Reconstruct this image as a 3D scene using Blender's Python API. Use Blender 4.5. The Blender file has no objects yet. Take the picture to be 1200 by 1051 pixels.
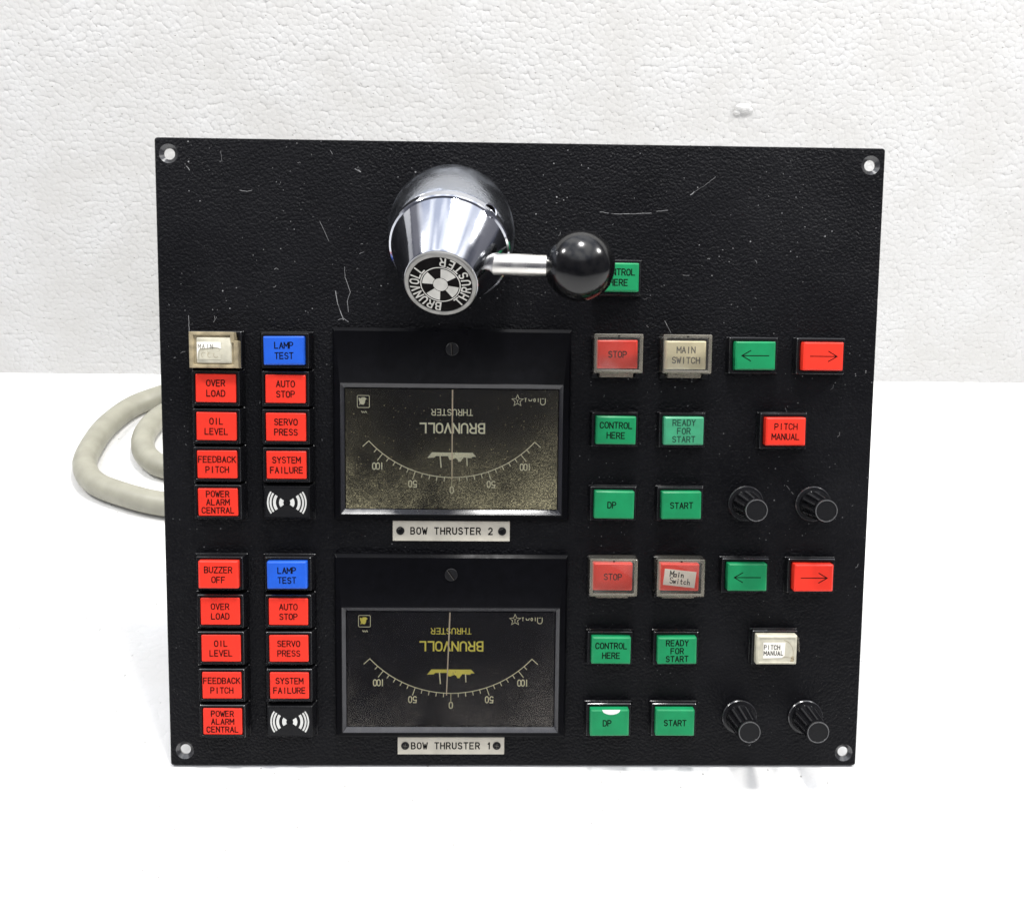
import bpy, bmesh, math, random
from mathutils import Vector, Matrix
random.seed(7)
S = bpy.context.scene
COL = S.collection
PI = math.pi

# ------------------------------------------------------------------ camera
LIFT = 0.0015
cam_d = bpy.data.cameras.new("camera")
cam = bpy.data.objects.new("camera", cam_d)
COL.objects.link(cam)
right = Vector((0.99964594, -0.0179802, 0.01961412))
down = Vector((0.00799365, -0.50015977, -0.86589625))
fwd = Vector((0.02537918, 0.86574645, -0.49983895))
cpos = Vector((-0.02087527, -0.46787465, 0.50499587 + LIFT))
cam.matrix_world = Matrix(((right.x, -down.x, -fwd.x, cpos.x),
                           (right.y, -down.y, -fwd.y, cpos.y),
                           (right.z, -down.z, -fwd.z, cpos.z),
                           (0, 0, 0, 1)))
cam_d.sensor_width = 36
cam_d.lens = 36.0
cam_d.clip_start = 0.01
cam_d.clip_end = 60
S.camera = cam
S.render.resolution_x, S.render.resolution_y = 1024, 896

# ------------------------------------------------------------------ world, lamps, exposure
w = bpy.data.worlds.new("World"); S.world = w
w.use_nodes = True
wn = w.node_tree; wn.nodes.clear()
wo = wn.nodes.new("ShaderNodeOutputWorld")
bg = wn.nodes.new("ShaderNodeBackground")
tc = wn.nodes.new("ShaderNodeTexCoord")
sp = wn.nodes.new("ShaderNodeSeparateXYZ")
rmp = wn.nodes.new("ShaderNodeValToRGB")
wn.links.new(tc.outputs["Generated"], sp.inputs[0])
wn.links.new(sp.outputs["Z"], rmp.inputs[0])
el = rmp.color_ramp.elements
el[0].position = 0.0; el[0].color = (0.16, 0.16, 0.18, 1)
el[1].position = 1.0; el[1].color = (1.75, 1.77, 1.82, 1)
e = el.new(0.58); e.color = (0.20, 0.20, 0.225, 1)
e = el.new(0.74); e.color = (1.45, 1.47, 1.52, 1)
wnz = wn.nodes.new("ShaderNodeTexNoise"); wnz.inputs["Scale"].default_value = 2.6; wnz.inputs["Detail"].default_value = 1.5
wn.links.new(tc.outputs["Generated"], wnz.inputs["Vector"])
wnr = wn.nodes.new("ShaderNodeValToRGB")     # smooth noise added over every direction to vary the reflections
wnr.color_ramp.elements[0].position = 0.40; wnr.color_ramp.elements[0].color = (0.45, 0.48, 0.56, 1)
wnr.color_ramp.elements[1].position = 0.58; wnr.color_ramp.elements[1].color = (1.30, 1.29, 1.27, 1)
wn.links.new(wnz.outputs[0], wnr.inputs[0])
wmx = wn.nodes.new("ShaderNodeMix"); wmx.data_type = 'RGBA'; wmx.blend_type = 'MULTIPLY'; wmx.inputs[0].default_value = 1.0
wn.links.new(rmp.outputs[0], wmx.inputs[6]); wn.links.new(wnr.outputs[0], wmx.inputs[7])
wn.links.new(wmx.outputs[2], bg.inputs[0])
bg.inputs[1].default_value = 0.95
wn.links.new(bg.outputs[0], wo.inputs[0])

LAMPS = [((-0.95, 0.17, 1.20), 6.5), ((0.05, 0.15, 1.25), 8.0), ((1.05, 0.17, 1.20), 10.5)]
for pos, pw in LAMPS:
    ld = bpy.data.lights.new("ceiling_lamp", 'AREA')
    ld.shape = 'DISK'; ld.size = 0.13; ld.energy = pw
    ld.color = (1.0, 0.985, 0.96)
    lo = bpy.data.objects.new("ceiling_lamp", ld); COL.objects.link(lo)
    lo.location = pos
    d = Vector((0, 0.12, 0.12)) - Vector(pos)
    lo.rotation_euler = d.to_track_quat('-Z', 'Y').to_euler()

S.view_settings.view_transform = 'Standard'
S.view_settings.look = 'None'
S.view_settings.exposure = 0.25
S.view_settings.gamma = 1.0
S.view_settings.use_curve_mapping = False
S.cycles.max_bounces = 8
S.cycles.transparent_max_bounces = 12
S.cycles.use_denoising = True

# ------------------------------------------------------------------ materials
def nodes(name):
    m = bpy.data.materials.new(name); m.use_nodes = True
    t = m.node_tree
    p = t.nodes["Principled BSDF"]
    return m, t, p

def N(t, typ, **kw):
    n = t.nodes.new(typ)
    for k, v in kw.items():
        if hasattr(n, k): setattr(n, k, v)
        else: n.inputs[k].default_value = v
    return n

def ramp(t, src, p0, p1, c0=(0, 0, 0, 1), c1=(1, 1, 1, 1)):
    r = t.nodes.new("ShaderNodeValToRGB")
    r.color_ramp.elements[0].position = p0; r.color_ramp.elements[0].color = c0
    r.color_ramp.elements[1].position = p1; r.color_ramp.elements[1].color = c1
    t.links.new(src, r.inputs[0]); return r.outputs[0]

def mixc(t, fac, a, b):
    n = t.nodes.new("ShaderNodeMix"); n.data_type = 'RGBA'
    for s, v in ((0, fac), (6, a), (7, b)):
        if isinstance(v, (tuple, float, int)): n.inputs[s].default_value = v
        else: t.links.new(v, n.inputs[s])
    return n.outputs[2]

def math_(t, op, a, b=None):
    n = t.nodes.new("ShaderNodeMath"); n.operation = op
    for i, v in enumerate((a, b)):
        if v is None: continue
        if isinstance(v, (float, int)): n.inputs[i].default_value = v
        else: t.links.new(v, n.inputs[i])
    return n.outputs[0]

def obj_co(t):
    return t.nodes.new("ShaderNodeTexCoord").outputs["Object"]

def bump(t, p, h, strength, dist):
    b = t.nodes.new("ShaderNodeBump")
    b.inputs["Strength"].default_value = strength
    b.inputs["Distance"].default_value = dist
    t.links.new(h, b.inputs["Height"])
    t.links.new(b.outputs[0], p.inputs["Normal"])
    return b

def plain(name, col, rough=0.5, metal=0.0, spec=0.5, grime=0.08, scale=150, bmp=0.0):
    """coloured surface with slight blotchy wear and uneven gloss"""
    m, t, p = nodes(name)
    co = obj_co(t)
    n = N(t, "ShaderNodeTexNoise", Scale=scale, Detail=5.0)
    t.links.new(co, n.inputs["Vector"])
    dk = tuple(c * (1 - grime * 2) for c in col) + (1,)
    lt = tuple(min(1, c * (1 + grime)) for c in col) + (1,)
    t.links.new(ramp(t, n.outputs[0], 0.3, 0.7, dk, lt), p.inputs["Base Color"])
    r = ramp(t, n.outputs[0], 0.25, 0.75, (rough * 1.25,) * 3 + (1,), (rough * 0.8,) * 3 + (1,))
    t.links.new(r, p.inputs["Roughness"])
    p.inputs["Metallic"].default_value = metal
    p.inputs["Specular IOR Level"].default_value = spec
    if bmp:
        n2 = N(t, "ShaderNodeTexNoise", Scale=scale * 8, Detail=3.0)
        t.links.new(co, n2.inputs["Vector"])
        bump(t, p, n2.outputs[0], bmp, 0.0003)
    return m

def foam_mat(name, scale, strength, dist, alb):
    m, t, p = nodes(name)
    co = obj_co(t)
    wob = N(t, "ShaderNodeTexNoise", Scale=60.0, Detail=3.0)
    t.links.new(co, wob.inputs["Vector"])
    add = t.nodes.new("ShaderNodeVectorMath"); add.operation = 'MULTIPLY_ADD'
    t.links.new(wob.outputs["Color"], add.inputs[0])
    add.inputs[1].default_value = (0.0014, 0.0014, 0.0014)
    t.links.new(co, add.inputs[2])
    v = N(t, "ShaderNodeTexVoronoi", feature='F1', Scale=float(scale), Randomness=0.9)
    t.links.new(add.outputs[0], v.inputs["Vector"])
    big = N(t, "ShaderNodeTexNoise", Scale=16.0, Detail=4.0)
    t.links.new(co, big.inputs["Vector"])
    inv = math_(t, 'SUBTRACT', 1.0, math_(t, 'POWER', v.outputs["Distance"], 3.2))
    per = math_(t, 'MULTIPLY', v.outputs["Color"], 0.45)   # beads cut at different depths
    fine = N(t, "ShaderNodeTexNoise", Scale=float(scale) * 4, Detail=3.0)
    t.links.new(co, fine.inputs["Vector"])
    h = math_(t, 'ADD', math_(t, 'ADD', inv, per), math_(t, 'MULTIPLY', fine.outputs[0], 0.12))
    h = math_(t, 'MULTIPLY', h, math_(t, 'ADD', 0.15, big.outputs[0]))
    # small open pits between beads
    pit = N(t, "ShaderNodeTexVoronoi", feature='F1', Scale=float(scale) * 0.55, Randomness=1.0)
    t.links.new(add.outputs[0], pit.inputs["Vector"])
    pm = ramp(t, pit.outputs["Distance"], 0.03, 0.10)
    h = math_(t, 'ADD', h, math_(t, 'MULTIPLY', pm, 0.9))
    col = mixc(t, ramp(t, big.outputs[0], 0.35, 0.7), (alb * .93, alb * .922, alb * .90, 1), (alb, alb, alb * .992, 1))
    col = mixc(t, pm, (0.42, 0.41, 0.39, 1), col)
    t.links.new(col, p.inputs["Base Color"])
    p.inputs["Roughness"].default_value = 0.75
    p.inputs["Specular IOR Level"].default_value = 0.25
    bump(t, p, h, strength, dist)
    return m

def grain_paint():
    m, t, p = nodes("grained_black_paint")
    co = obj_co(t)
    wob = N(t, "ShaderNodeTexNoise", Scale=220.0, Detail=2.0)
    t.links.new(co, wob.inputs["Vector"])
    add = t.nodes.new("ShaderNodeVectorMath"); add.operation = 'MULTIPLY_ADD'
    t.links.new(wob.outputs["Color"], add.inputs[0])
    add.inputs[1].default_value = (0.0022, 0.0022, 0.0022)
    t.links.new(co, add.inputs[2])
    v = N(t, "ShaderNodeTexVoronoi", feature='SMOOTH_F1', Scale=560.0, Smoothness=0.4)
    t.links.new(add.outputs[0], v.inputs["Vector"])
    n = N(t, "ShaderNodeTexNoise", Scale=760.0, Detail=3.0, Distortion=0.6)
    t.links.new(co, n.inputs["Vector"])
    area = N(t, "ShaderNodeTexNoise", Scale=14.0, Detail=3.0)
    t.links.new(co, area.inputs["Vector"])
    h = math_(t, 'ADD', math_(t, 'MULTIPLY', v.outputs["Distance"], -0.8), math_(t, 'MULTIPLY', n.outputs[0], 0.9))
    h = math_(t, 'MULTIPLY', h, math_(t, 'ADD', area.outputs[0], 0.3))
    bump(t, p, h, 0.9, 0.0006)
    # dust specks: tiny random dots and fibres, thicker in blotches
    d1 = N(t, "ShaderNodeTexVoronoi", feature='F1', Scale=480.0)
    t.links.new(co, d1.inputs["Vector"])
    sel = t.nodes.new("ShaderNodeSeparateColor"); t.links.new(d1.outputs["Color"], sel.inputs[0])
    blot = N(t, "ShaderNodeTexNoise", Scale=22.0, Detail=4.0)
    t.links.new(co, blot.inputs["Vector"])
    size = math_(t, 'MULTIPLY', math_(t, 'POWER', sel.outputs[0], 6.0), 0.26)
    size = math_(t, 'MULTIPLY', size, ramp(t, blot.outputs[0], 0.34, 0.66))
    dot = math_(t, 'LESS_THAN', d1.outputs["Distance"], size)
    sx = t.nodes.new("ShaderNodeSeparateXYZ"); t.links.new(co, sx.inputs[0])
    up = math_(t, 'ADD', 0.15, math_(t, 'MULTIPLY', sx.outputs["Y"], 1.9))   # dust settled on the upper half
    film = N(t, "ShaderNodeTexNoise", Scale=9.0, Detail=6.0, Roughness=0.65)
    t.links.new(co, film.inputs["Vector"])
    base = mixc(t, ramp(t, film.outputs[0], 0.4, 0.75), (0.003, 0.003, 0.004, 1), (0.0065, 0.0065, 0.008, 1))
    col = mixc(t, math_(t, 'MULTIPLY', dot, math_(t, 'MINIMUM', up, 0.85)), base, (0.34, 0.34, 0.34, 1))
    t.links.new(col, p.inputs["Base Color"])
    t.links.new(ramp(t, film.outputs[0], 0.3, 0.75, (0.33, 0.33, 0.33, 1), (0.46, 0.46, 0.46, 1)), p.inputs["Roughness"])
    p.inputs["Specular IOR Level"].default_value = 0.16
    return m

def clear_mat(name, tint, milk, milk_col, rough=0.05, gloss_ior=1.49, dust=None):
    """clear plastic or glass: see-through, with a sheen, a milky share and optional dust film"""
    m, t, p = nodes(name)
    t.nodes.remove(p)
    out = [n for n in t.nodes if n.type == 'OUTPUT_MATERIAL'][0]
    tr = N(t, "ShaderNodeBsdfTransparent"); tr.inputs[0].default_value = tint + (1,)
    df = N(t, "ShaderNodeBsdfDiffuse"); df.inputs[0].default_value = milk_col + (1,)
    gl = N(t, "ShaderNodeBsdfGlossy"); gl.inputs["Roughness"].default_value = rough
    fr = N(t, "ShaderNodeFresnel"); fr.inputs[0].default_value = gloss_ior
    mx = t.nodes.new("ShaderNodeMixShader"); mx.inputs[0].default_value = milk
    t.links.new(tr.outputs[0], mx.inputs[1]); t.links.new(df.outputs[0], mx.inputs[2])
    co = obj_co(t)
    n1 = N(t, "ShaderNodeTexNoise", Scale=25.0, Detail=5.0, Roughness=0.6)
    t.links.new(co, n1.inputs["Vector"])
    if dust:
        cloud, speck = dust
        sx = t.nodes.new("ShaderNodeSeparateXYZ"); t.links.new(co, sx.inputs[0])
        # dirt gathers along the window's lower edge and its corners
        low = t.nodes.new("ShaderNodeMapRange"); low.inputs[1].default_value = 0.010; low.inputs[2].default_value = -0.052
        t.links.new(sx.outputs["Y"], low.inputs[0])
        gy = math_(t, 'MULTIPLY', math_(t, 'POWER', low.outputs[0], 2.2), 0.75)
        gx = math_(t, 'POWER', math_(t, 'ABSOLUTE', math_(t, 'DIVIDE', sx.outputs["X"], 0.066)), 5.0)
        gx = math_(t, 'MULTIPLY', gx, math_(t, 'ADD', 0.10, math_(t, 'MULTIPLY', low.outputs[0], 0.45)))
        edge = math_(t, 'ADD', gx, gy)
        gr = N(t, "ShaderNodeTexNoise", Scale=1300.0, Detail=2.0)
        t.links.new(co, gr.inputs["Vector"])
        g2 = ramp(t, gr.outputs[0], 0.46, 0.66)
        f = math_(t, 'MULTIPLY', math_(t, 'MULTIPLY', edge, ramp(t, n1.outputs[0], 0.3, 0.62)), cloud)
        f = math_(t, 'MULTIPLY', f, math_(t, 'ADD', 0.22, g2))
        vs = N(t, "ShaderNodeTexVoronoi", feature='F1', Scale=700.0)
        t.links.new(co, vs.inputs["Vector"])
        sc = t.nodes.new("ShaderNodeSeparateColor"); t.links.new(vs.outputs["Color"], sc.inputs[0])
        sz = math_(t, 'MULTIPLY', math_(t, 'POWER', sc.outputs[0], 6.0), 0.22)
        dt = math_(t, 'MULTIPLY', math_(t, 'LESS_THAN', vs.outputs["Distance"], sz), speck)
        f = math_(t, 'MINIMUM', math_(t, 'ADD', math_(t, 'ADD', f, dt), milk), 0.9)
        t.links.new(f, mx.inputs[0])
    else:
        t.links.new(ramp(t, n1.outputs[0], 0.3, 0.7, (milk * 0.6,) * 3 + (1,), (min(1, milk * 1.4),) * 3 + (1,)), mx.inputs[0])
    mg = t.nodes.new("ShaderNodeMixShader")
    t.links.new(fr.outputs[0], mg.inputs[0]); t.links.new(mx.outputs[0], mg.inputs[1]); t.links.new(gl.outputs[0], mg.inputs[2])
    t.links.new(mg.outputs[0], out.inputs[0])
    return m

def chrome_mat(name, col=(0.56, 0.575, 0.62), rough=0.05, scratch=0.05):
    m, t, p = nodes(name)
    co = obj_co(t)
    n = N(t, "ShaderNodeTexNoise", Scale=420.0, Detail=4.0)
    t.links.new(co, n.inputs["Vector"])
    n2 = N(t, "ShaderNodeTexNoise", Scale=45.0, Detail=5.0)
    t.links.new(co, n2.inputs["Vector"])
    p.inputs["Base Color"].default_value = col + (1,)
    p.inputs["Metallic"].default_value = 1.0
    t.links.new(ramp(t, n2.outputs[0], 0.35, 0.75, (rough,) * 3 + (1,), (rough * 3.2,) * 3 + (1,)), p.inputs["Roughness"])
    bump(t, p, n.outputs[0], scratch, 0.0006)
    return m

M = {}
M['foam_wall'] = foam_mat("foam_wall", 215, 0.5, 0.0026, 0.68)
M['foam_table'] = foam_mat("foam_table", 190, 0.42, 0.0020, 0.81)
M['paint'] = grain_paint()
M['scratch'] = plain("scratch_marks", (0.27, 0.27, 0.27), 0.7)
M['bare'] = plain("bare_metal", (0.30, 0.29, 0.28), 0.4, 0.8)
M['black'] = plain("black_plastic", (0.005, 0.005, 0.006), 0.28, spec=0.35, grime=0.15, bmp=0.1)
M['blackmatt'] = plain("matt_black_plastic", (0.006, 0.006, 0.007), 0.42, spec=0.3, grime=0.15, bmp=0.3)
M['ball'] = plain("worn_black_knob", (0.0035, 0.0035, 0.004), 0.17, grime=0.3, scale=90)
M['red'] = plain("red_legend", (0.92, 0.042, 0.022), 0.35, spec=0.3, grime=0.07, scale=70)
M['blue'] = plain("blue_legend", (0.018, 0.12, 0.68), 0.35, spec=0.3, grime=0.07, scale=70)
M['green'] = plain("green_legend", (0.010, 0.27, 0.098), 0.35, spec=0.3, grime=0.10, scale=70)
M['paleg'] = plain("faded_green_legend", (0.05, 0.34, 0.17), 0.4, grime=0.08, scale=120)
M['cream'] = plain("cream_legend", (0.86, 0.78, 0.54), 0.4, grime=0.05)
M['tan'] = plain("yellowed_plastic", (0.42, 0.35, 0.22), 0.35, grime=0.22, scale=180)
M['bone'] = plain("aged_white_plastic", (0.60, 0.57, 0.45), 0.4, grime=0.1, scale=180)
M['paper'] = plain("paper_label", (0.92, 0.89, 0.80), 0.7, grime=0.05)
M['torn'] = plain("torn_white_paper", (0.85, 0.85, 0.84), 0.7, grime=0.03)
M['ink'] = plain("black_engraving", (0.004, 0.003, 0.003), 0.7, spec=0.1)
M['inkred'] = plain("dark_engraving", (0.03, 0.005, 0.004), 0.7, spec=0.1)
M['edgeglint'] = plain("black_edge_glint", (0.03, 0.03, 0.032), 0.2, spec=1.0)  # black lightened so edge highlights are put into the colour
M['inkfade'] = plain("worn_engraving", (0.02, 0.07, 0.045), 0.7, spec=0.1)
M['knob'] = plain("glossy_black_knob", (0.006, 0.006, 0.007), 0.2, spec=0.5, grime=0.2)
M['knobrib'] = plain("rib_glint", (0.03, 0.03, 0.031), 0.22, spec=1.0)  # painted highlight tone for the knob ribs and cap chamfer
M['knobedge'] = plain("knob_edge_glint", (0.11, 0.11, 0.11), 0.3, spec=0.6)  # cap rim lightened to paint in its bright line of light
M['inkgrey'] = plain("faded_print", (0.16, 0.15, 0.13), 0.7)
M['white'] = plain("white_print", (0.72, 0.72, 0.68), 0.5)
M['plate'] = plain("ivory_engraved_plate", (0.64, 0.60, 0.50), 0.38, grime=0.06, bmp=0.1)
M['dial'] = plain("black_dial", (0.005, 0.005, 0.008), 0.55, spec=0.05, grime=0.2)
M['pale'] = plain("pale_dial_print", (0.97, 0.94, 0.64), 0.7, grime=0.03)
M['yellow'] = plain("yellow_dial_print", (0.97, 0.84, 0.12), 0.7, grime=0.03)
M['straw'] = plain("straw_dial_print", (0.97, 0.91, 0.55), 0.7, grime=0.03)
M['needle'] = plain("needle_paint", (0.82, 0.68, 0.45), 0.5)
M['bezel'] = plain("black_bezel", (0.0035, 0.0035, 0.0045), 0.30, spec=0.07, grime=0.15)
M['bevel'] = plain("satin_bevel", (0.016, 0.016, 0.020), 0.2, spec=0.6, grime=0.1)
M['glass_dusty'] = clear_mat("dusty_glass", (0.98, 0.98, 0.99), 0.012, (0.52, 0.47, 0.29), 0.06, 1.30, dust=(0.66, 0.5))
M['glass'] = clear_mat("meter_glass", (0.98, 0.98, 0.99), 0.008, (0.36, 0.33, 0.29), 0.05, 1.30, dust=(0.24, 0.35))
M['cover'] = clear_mat("clear_cover", (0.97, 0.96, 0.93), 0.06, (0.60, 0.56, 0.47), 0.06)
M['coverrim'] = clear_mat("clear_cover_rim", (0.90, 0.87, 0.80), 0.32, (0.50, 0.46, 0.37), 0.08)
M['chrome'] = chrome_mat("polished_chrome", rough=0.045, scratch=0.03)
M['chromebase'] = chrome_mat("chrome_base", (0.36, 0.38, 0.42), 0.14, 0.4)
M['steel'] = chrome_mat("satin_steel", (0.74, 0.72, 0.68), 0.20, 0.04)
M['badge'] = plain("badge_silver", (0.55, 0.54, 0.50), 0.35, 0.35)
M['badgerim'] = plain("badge_rim", (0.27, 0.265, 0.25), 0.35, 0.7)
M['cable'] = plain("ivory_cable", (0.34, 0.33, 0.265), 0.45, grime=0.07, scale=60)

# ------------------------------------------------------------------ mesh helpers (millimetres inside)
def empty(name, parent=None, loc=(0, 0, 0)):
    o = bpy.data.objects.new(name, None); COL.objects.link(o)
    o.empty_display_size = 0.02
    o.location = loc
    if parent: o.parent = parent
    return o

class MB:
    def __init__(s): s.bm = bmesh.new(); s.mats = []
    def mi(s, mat):
        if mat not in s.mats: s.mats.append(mat)
        return s.mats.index(mat)
    def face(s, vs, mat):
        try:
            f = s.bm.faces.new(vs); f.material_index = s.mi(mat); return f
        except ValueError: return None
    def poly(s, pts, mat, z=None):
        return s.face([s.bm.verts.new((p[0], p[1], p[2] if z is None else z)) for p in pts], mat)
    def loft(s, loops, mat, cap0=True, cap1=True, mats=None):
        rings = [[s.bm.verts.new(p) for p in lp] for lp in loops]
        for k in range(len(rings) - 1):
            a, b = rings[k], rings[k + 1]; n = len(a)
            mm = mats[k] if mats else mat
            for i in range(n):
                s.face([a[i], a[(i + 1) % n], b[(i + 1) % n], b[i]], mm)
        if cap0: s.face(list(reversed(rings[0])), mats[0] if mats else mat)
        if cap1: s.face(rings[-1], mats[-1] if mats else mat)
        return rings
    def rects(s, prof, mat, cx=0, cy=0, cap0=True, cap1=True, mats=None, seg=3):
        """prof: list of (half width, half height, z, corner radius)"""
        s.loft([rrect(cx, cy, hw, hh, z, r, seg) for hw, hh, z, r in prof], mat, cap0, cap1, mats)
    def lathe(s, prof, mat, cx=0, cy=0, seg=40, cap0=True, cap1=True, mats=None, frame=None):
        loops = []
        for r, z in prof:
            lp = []
            for i in range(seg):
                a = 2 * PI * i / seg
                v = Vector((cx + r * math.cos(a), cy + r * math.sin(a), z))
                lp.append(frame @ v if frame else v)
            loops.append(lp)
        s.loft(loops, mat, cap0, cap1, mats)
    def box(s, x0, x1, y0, y1, z0, z1, mat):
        s.loft([[(x0, y0, z), (x1, y0, z), (x1, y1, z), (x0, y1, z)] for z in (z0, z1)], mat)
    def ribbon(s, pts, wid, z, mat, xf=None, closed=False):
        """flat stroke along a polyline, mitred"""
        P = [Vector((p[0], p[1])) for p in pts]
        n = len(P); L = []; R = []
        for i in range(n):
            if closed: a, b = P[i - 1], P[(i + 1) % n]
            else: a, b = P[max(i - 1, 0)], P[min(i + 1, n - 1)]
            d0 = (P[i] - a); d1 = (b - P[i])
            if d0.length < 1e-6: d0 = d1
            if d1.length < 1e-6: d1 = d0
            d0 = d0.normalized(); d1 = d1.normalized()
            t = d0 + d1
            if t.length < 1e-4: t = d1.copy()
            t.normalize()
            nn = Vector((-t.y, t.x))
            k = 1.0 / max(0.5, nn.dot(Vector((-d1.y, d1.x))))
            ext = Vector((0, 0))
            if not closed and i == 0: ext = -d1 * wid * 0.4
            if not closed and i == n - 1: ext = d0 * wid * 0.4
            L.append(P[i] + nn * wid * 0.5 * k + ext); R.append(P[i] - nn * wid * 0.5 * k + ext)
        def V(q):
            v = Vector((q.x, q.y, z))
            return s.bm.verts.new(xf @ v if xf else v)
        LV = [V(q) for q in L]; RV = [V(q) for q in R]
        for i in range(n if closed else n - 1):
            j = (i + 1) % n
            s.face([RV[i], RV[j], LV[j], LV[i]], mat)
    def tube(s, pts, rad, mat, seg=16):
        P = [Vector(p) for p in pts]; rings = []
        prev = None
        for i in range(len(P)):
            t = (P[min(i + 1, len(P) - 1)] - P[max(i - 1, 0)]).normalized()
            a = prev if prev is not None else (Vector((0, 0, 1)) if abs(t.z) < 0.9 else Vector((1, 0, 0)))
            u = (a - t * a.dot(t)).normalized(); prev = u
            v = t.cross(u)
            r = rad[i] if isinstance(rad, list) else rad
            rings.append([P[i] + (u * math.cos(2 * PI * k / seg) + v * math.sin(2 * PI * k / seg)) * r for k in range(seg)])
        s.loft(rings, mat)
    def build(s, name, parent=None, loc=(0, 0, 0), sharp=32, scale=0.001, recalc=True):
        if recalc: bmesh.ops.recalc_face_normals(s.bm, faces=s.bm.faces)
        for f in s.bm.faces: f.smooth = True
        for ed in s.bm.edges:
            if len(ed.link_faces) == 2:
                if ed.calc_face_angle(0) > math.radians(sharp): ed.smooth = False
        bmesh.ops.scale(s.bm, vec=(scale,) * 3, verts=s.bm.verts)
        me = bpy.data.meshes.new(name); s.bm.to_mesh(me); s.bm.free()
        for m in s.mats: me.materials.append(M[m])
        o = bpy.data.objects.new(name, me); COL.objects.link(o)
        o.location = tuple(c * scale for c in loc)
        if parent: o.parent = parent
        return o

def rrect(cx, cy, hw, hh, z, r, seg=3):
    pts = []
    r = max(r, 1e-3)
    for k, (sx, sy) in enumerate(((1, 1), (-1, 1), (-1, -1), (1, -1))):
        for i in range(seg + 1):
            a = (k + i / seg) * PI / 2
            pts.append((cx + sx * (hw - r) + r * math.cos(a), cy + sy * (hh - r) + r * math.sin(a), z))
    return pts

# ------------------------------------------------------------------ single-stroke engraving alphabet, 4 wide by 6 high
def arc(cx, cy, rx, ry, a0, a1, n=8):
    return [(cx + rx * math.cos(math.radians(a0 + (a1 - a0) * i / n)), cy + ry * math.sin(math.radians(a0 + (a1 - a0) * i / n))) for i in range(n + 1)]
G = {
 'A': [[(0, 0), (2, 6), (4, 0)], [(0.75, 2), (3.25, 2)]],
 'B': [[(0, 3.1), (2.3, 3.1)] + arc(2.3, 1.55, 1.6, 1.55, 90, -90) + [(0, 0), (0, 6), (2.2, 6)] + arc(2.2, 4.55, 1.4, 1.45, 90, -90)],
 'C': [arc(2, 4, 2, 2, 20, 180) + arc(2, 2, 2, 2, 180, 340)],
 'D': [[(0, 0), (0, 6), (1.8, 6)] + arc(1.8, 3.8, 2.2, 2.2, 90, 0) + arc(1.8, 2.2, 2.2, 2.2, 0, -90) + [(0, 0)]],
 'E': [[(3.7, 6), (0, 6), (0, 0), (3.7, 0)], [(0, 3.1), (3.1, 3.1)]],
 'F': [[(3.7, 6), (0, 6), (0, 0)], [(0, 3.1), (3.1, 3.1)]],
 'H': [[(0, 0), (0, 6)], [(4, 0), (4, 6)], [(0, 3.1), (4, 3.1)]],
 'I': [[(2, 0), (2, 6)]],
 'K': [[(0, 0), (0, 6)], [(3.8, 6), (0, 2.4)], [(1.3, 3.6), (4, 0)]],
 'L': [[(0, 6), (0, 0), (3.6, 0)]],
 'M': [[(-0.3, 0), (-0.3, 6), (2, 2.2), (4.3, 6), (4.3, 0)]],
 'N': [[(0, 0), (0, 6), (4, 0), (4, 6)]],
 'O': [arc(2, 4, 2, 2, 0, 180) + arc(2, 2, 2, 2, 180, 360) + [(4, 4)]],
 'P': [[(0, 0), (0, 6), (2.3, 6)] + arc(2.3, 4.4, 1.6, 1.6, 90, -90) + [(0, 2.8)]],
 'R': [[(0, 0), (0, 6), (2.3, 6)] + arc(2.3, 4.45, 1.6, 1.55, 90, -90) + [(0, 2.9)], [(2.2, 2.9), (3.9, 0)]],
 'S': [arc(2, 4.55, 1.8, 1.45, 25, 270) + arc(2, 1.55, 1.9, 1.55, 90, -155)],
 'T': [[(0, 6), (4, 6)], [(2, 6), (2, 0)]],
 'U': [[(0, 6), (0, 2)] + arc(2, 2, 2, 2, 180, 360) + [(4, 6)]],
 'V': [[(0, 6), (2, 0), (4, 6)]],
 'W': [[(-0.4, 6), (0.9, 0), (2, 4.4), (3.1, 0), (4.4, 6)]],
 'Y': [[(0, 6), (2, 3), (4, 6)], [(2, 3), (2, 0)]],
 'Z': [[(0, 6), (4, 6), (0, 0), (4, 0)]],
 '0': [arc(2, 4, 1.7, 2, 0, 180) + arc(2, 2, 1.7, 2, 180, 360) + [(3.7, 4)]],
 '1': [[(0.9, 4.7), (2.1, 6), (2.1, 0)]],
 '2': [arc(2, 4.2, 1.8, 1.8, 165, -20) + [(0.1, 0), (3.9, 0)]],
 '5': [[(3.6, 6), (0.6, 6), (0.3, 3.4)] + arc(1.9, 1.95, 1.9, 1.95, 125, -150)],
 'a': [arc(1.5, 1.5, 1.5, 1.5, 0, 360, 12), [(3, 3.1), (3, 0)]],
 'i': [[(1.5, 0), (1.5, 3.2)], [(1.5, 4.4), (1.5, 4.9)]],
 'n': [[(0.2, 0), (0.2, 3.2)], [(0.2, 1.8)] + arc(1.6, 1.8, 1.3, 1.3, 160, 0) + [(2.9, 0)]],
 'w': [[(-0.2, 3.2), (0.7, 0), (1.6, 2.6), (2.5, 0), (3.4, 3.2)]],
 't': [[(1.2, 5), (1.2, 0.6), (1.9, 0), (2.6, 0.1)], [(0.2, 3.2), (2.5, 3.2)]],
 'c': [arc(1.6, 1.6, 1.5, 1.6, 45, 315, 10)],
 'h': [[(0.2, 0), (0.2, 6)], [(0.2, 1.8)] + arc(1.6, 1.8, 1.3, 1.3, 160, 0) + [(2.9, 0)]],
}
ZI = [0]
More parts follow.
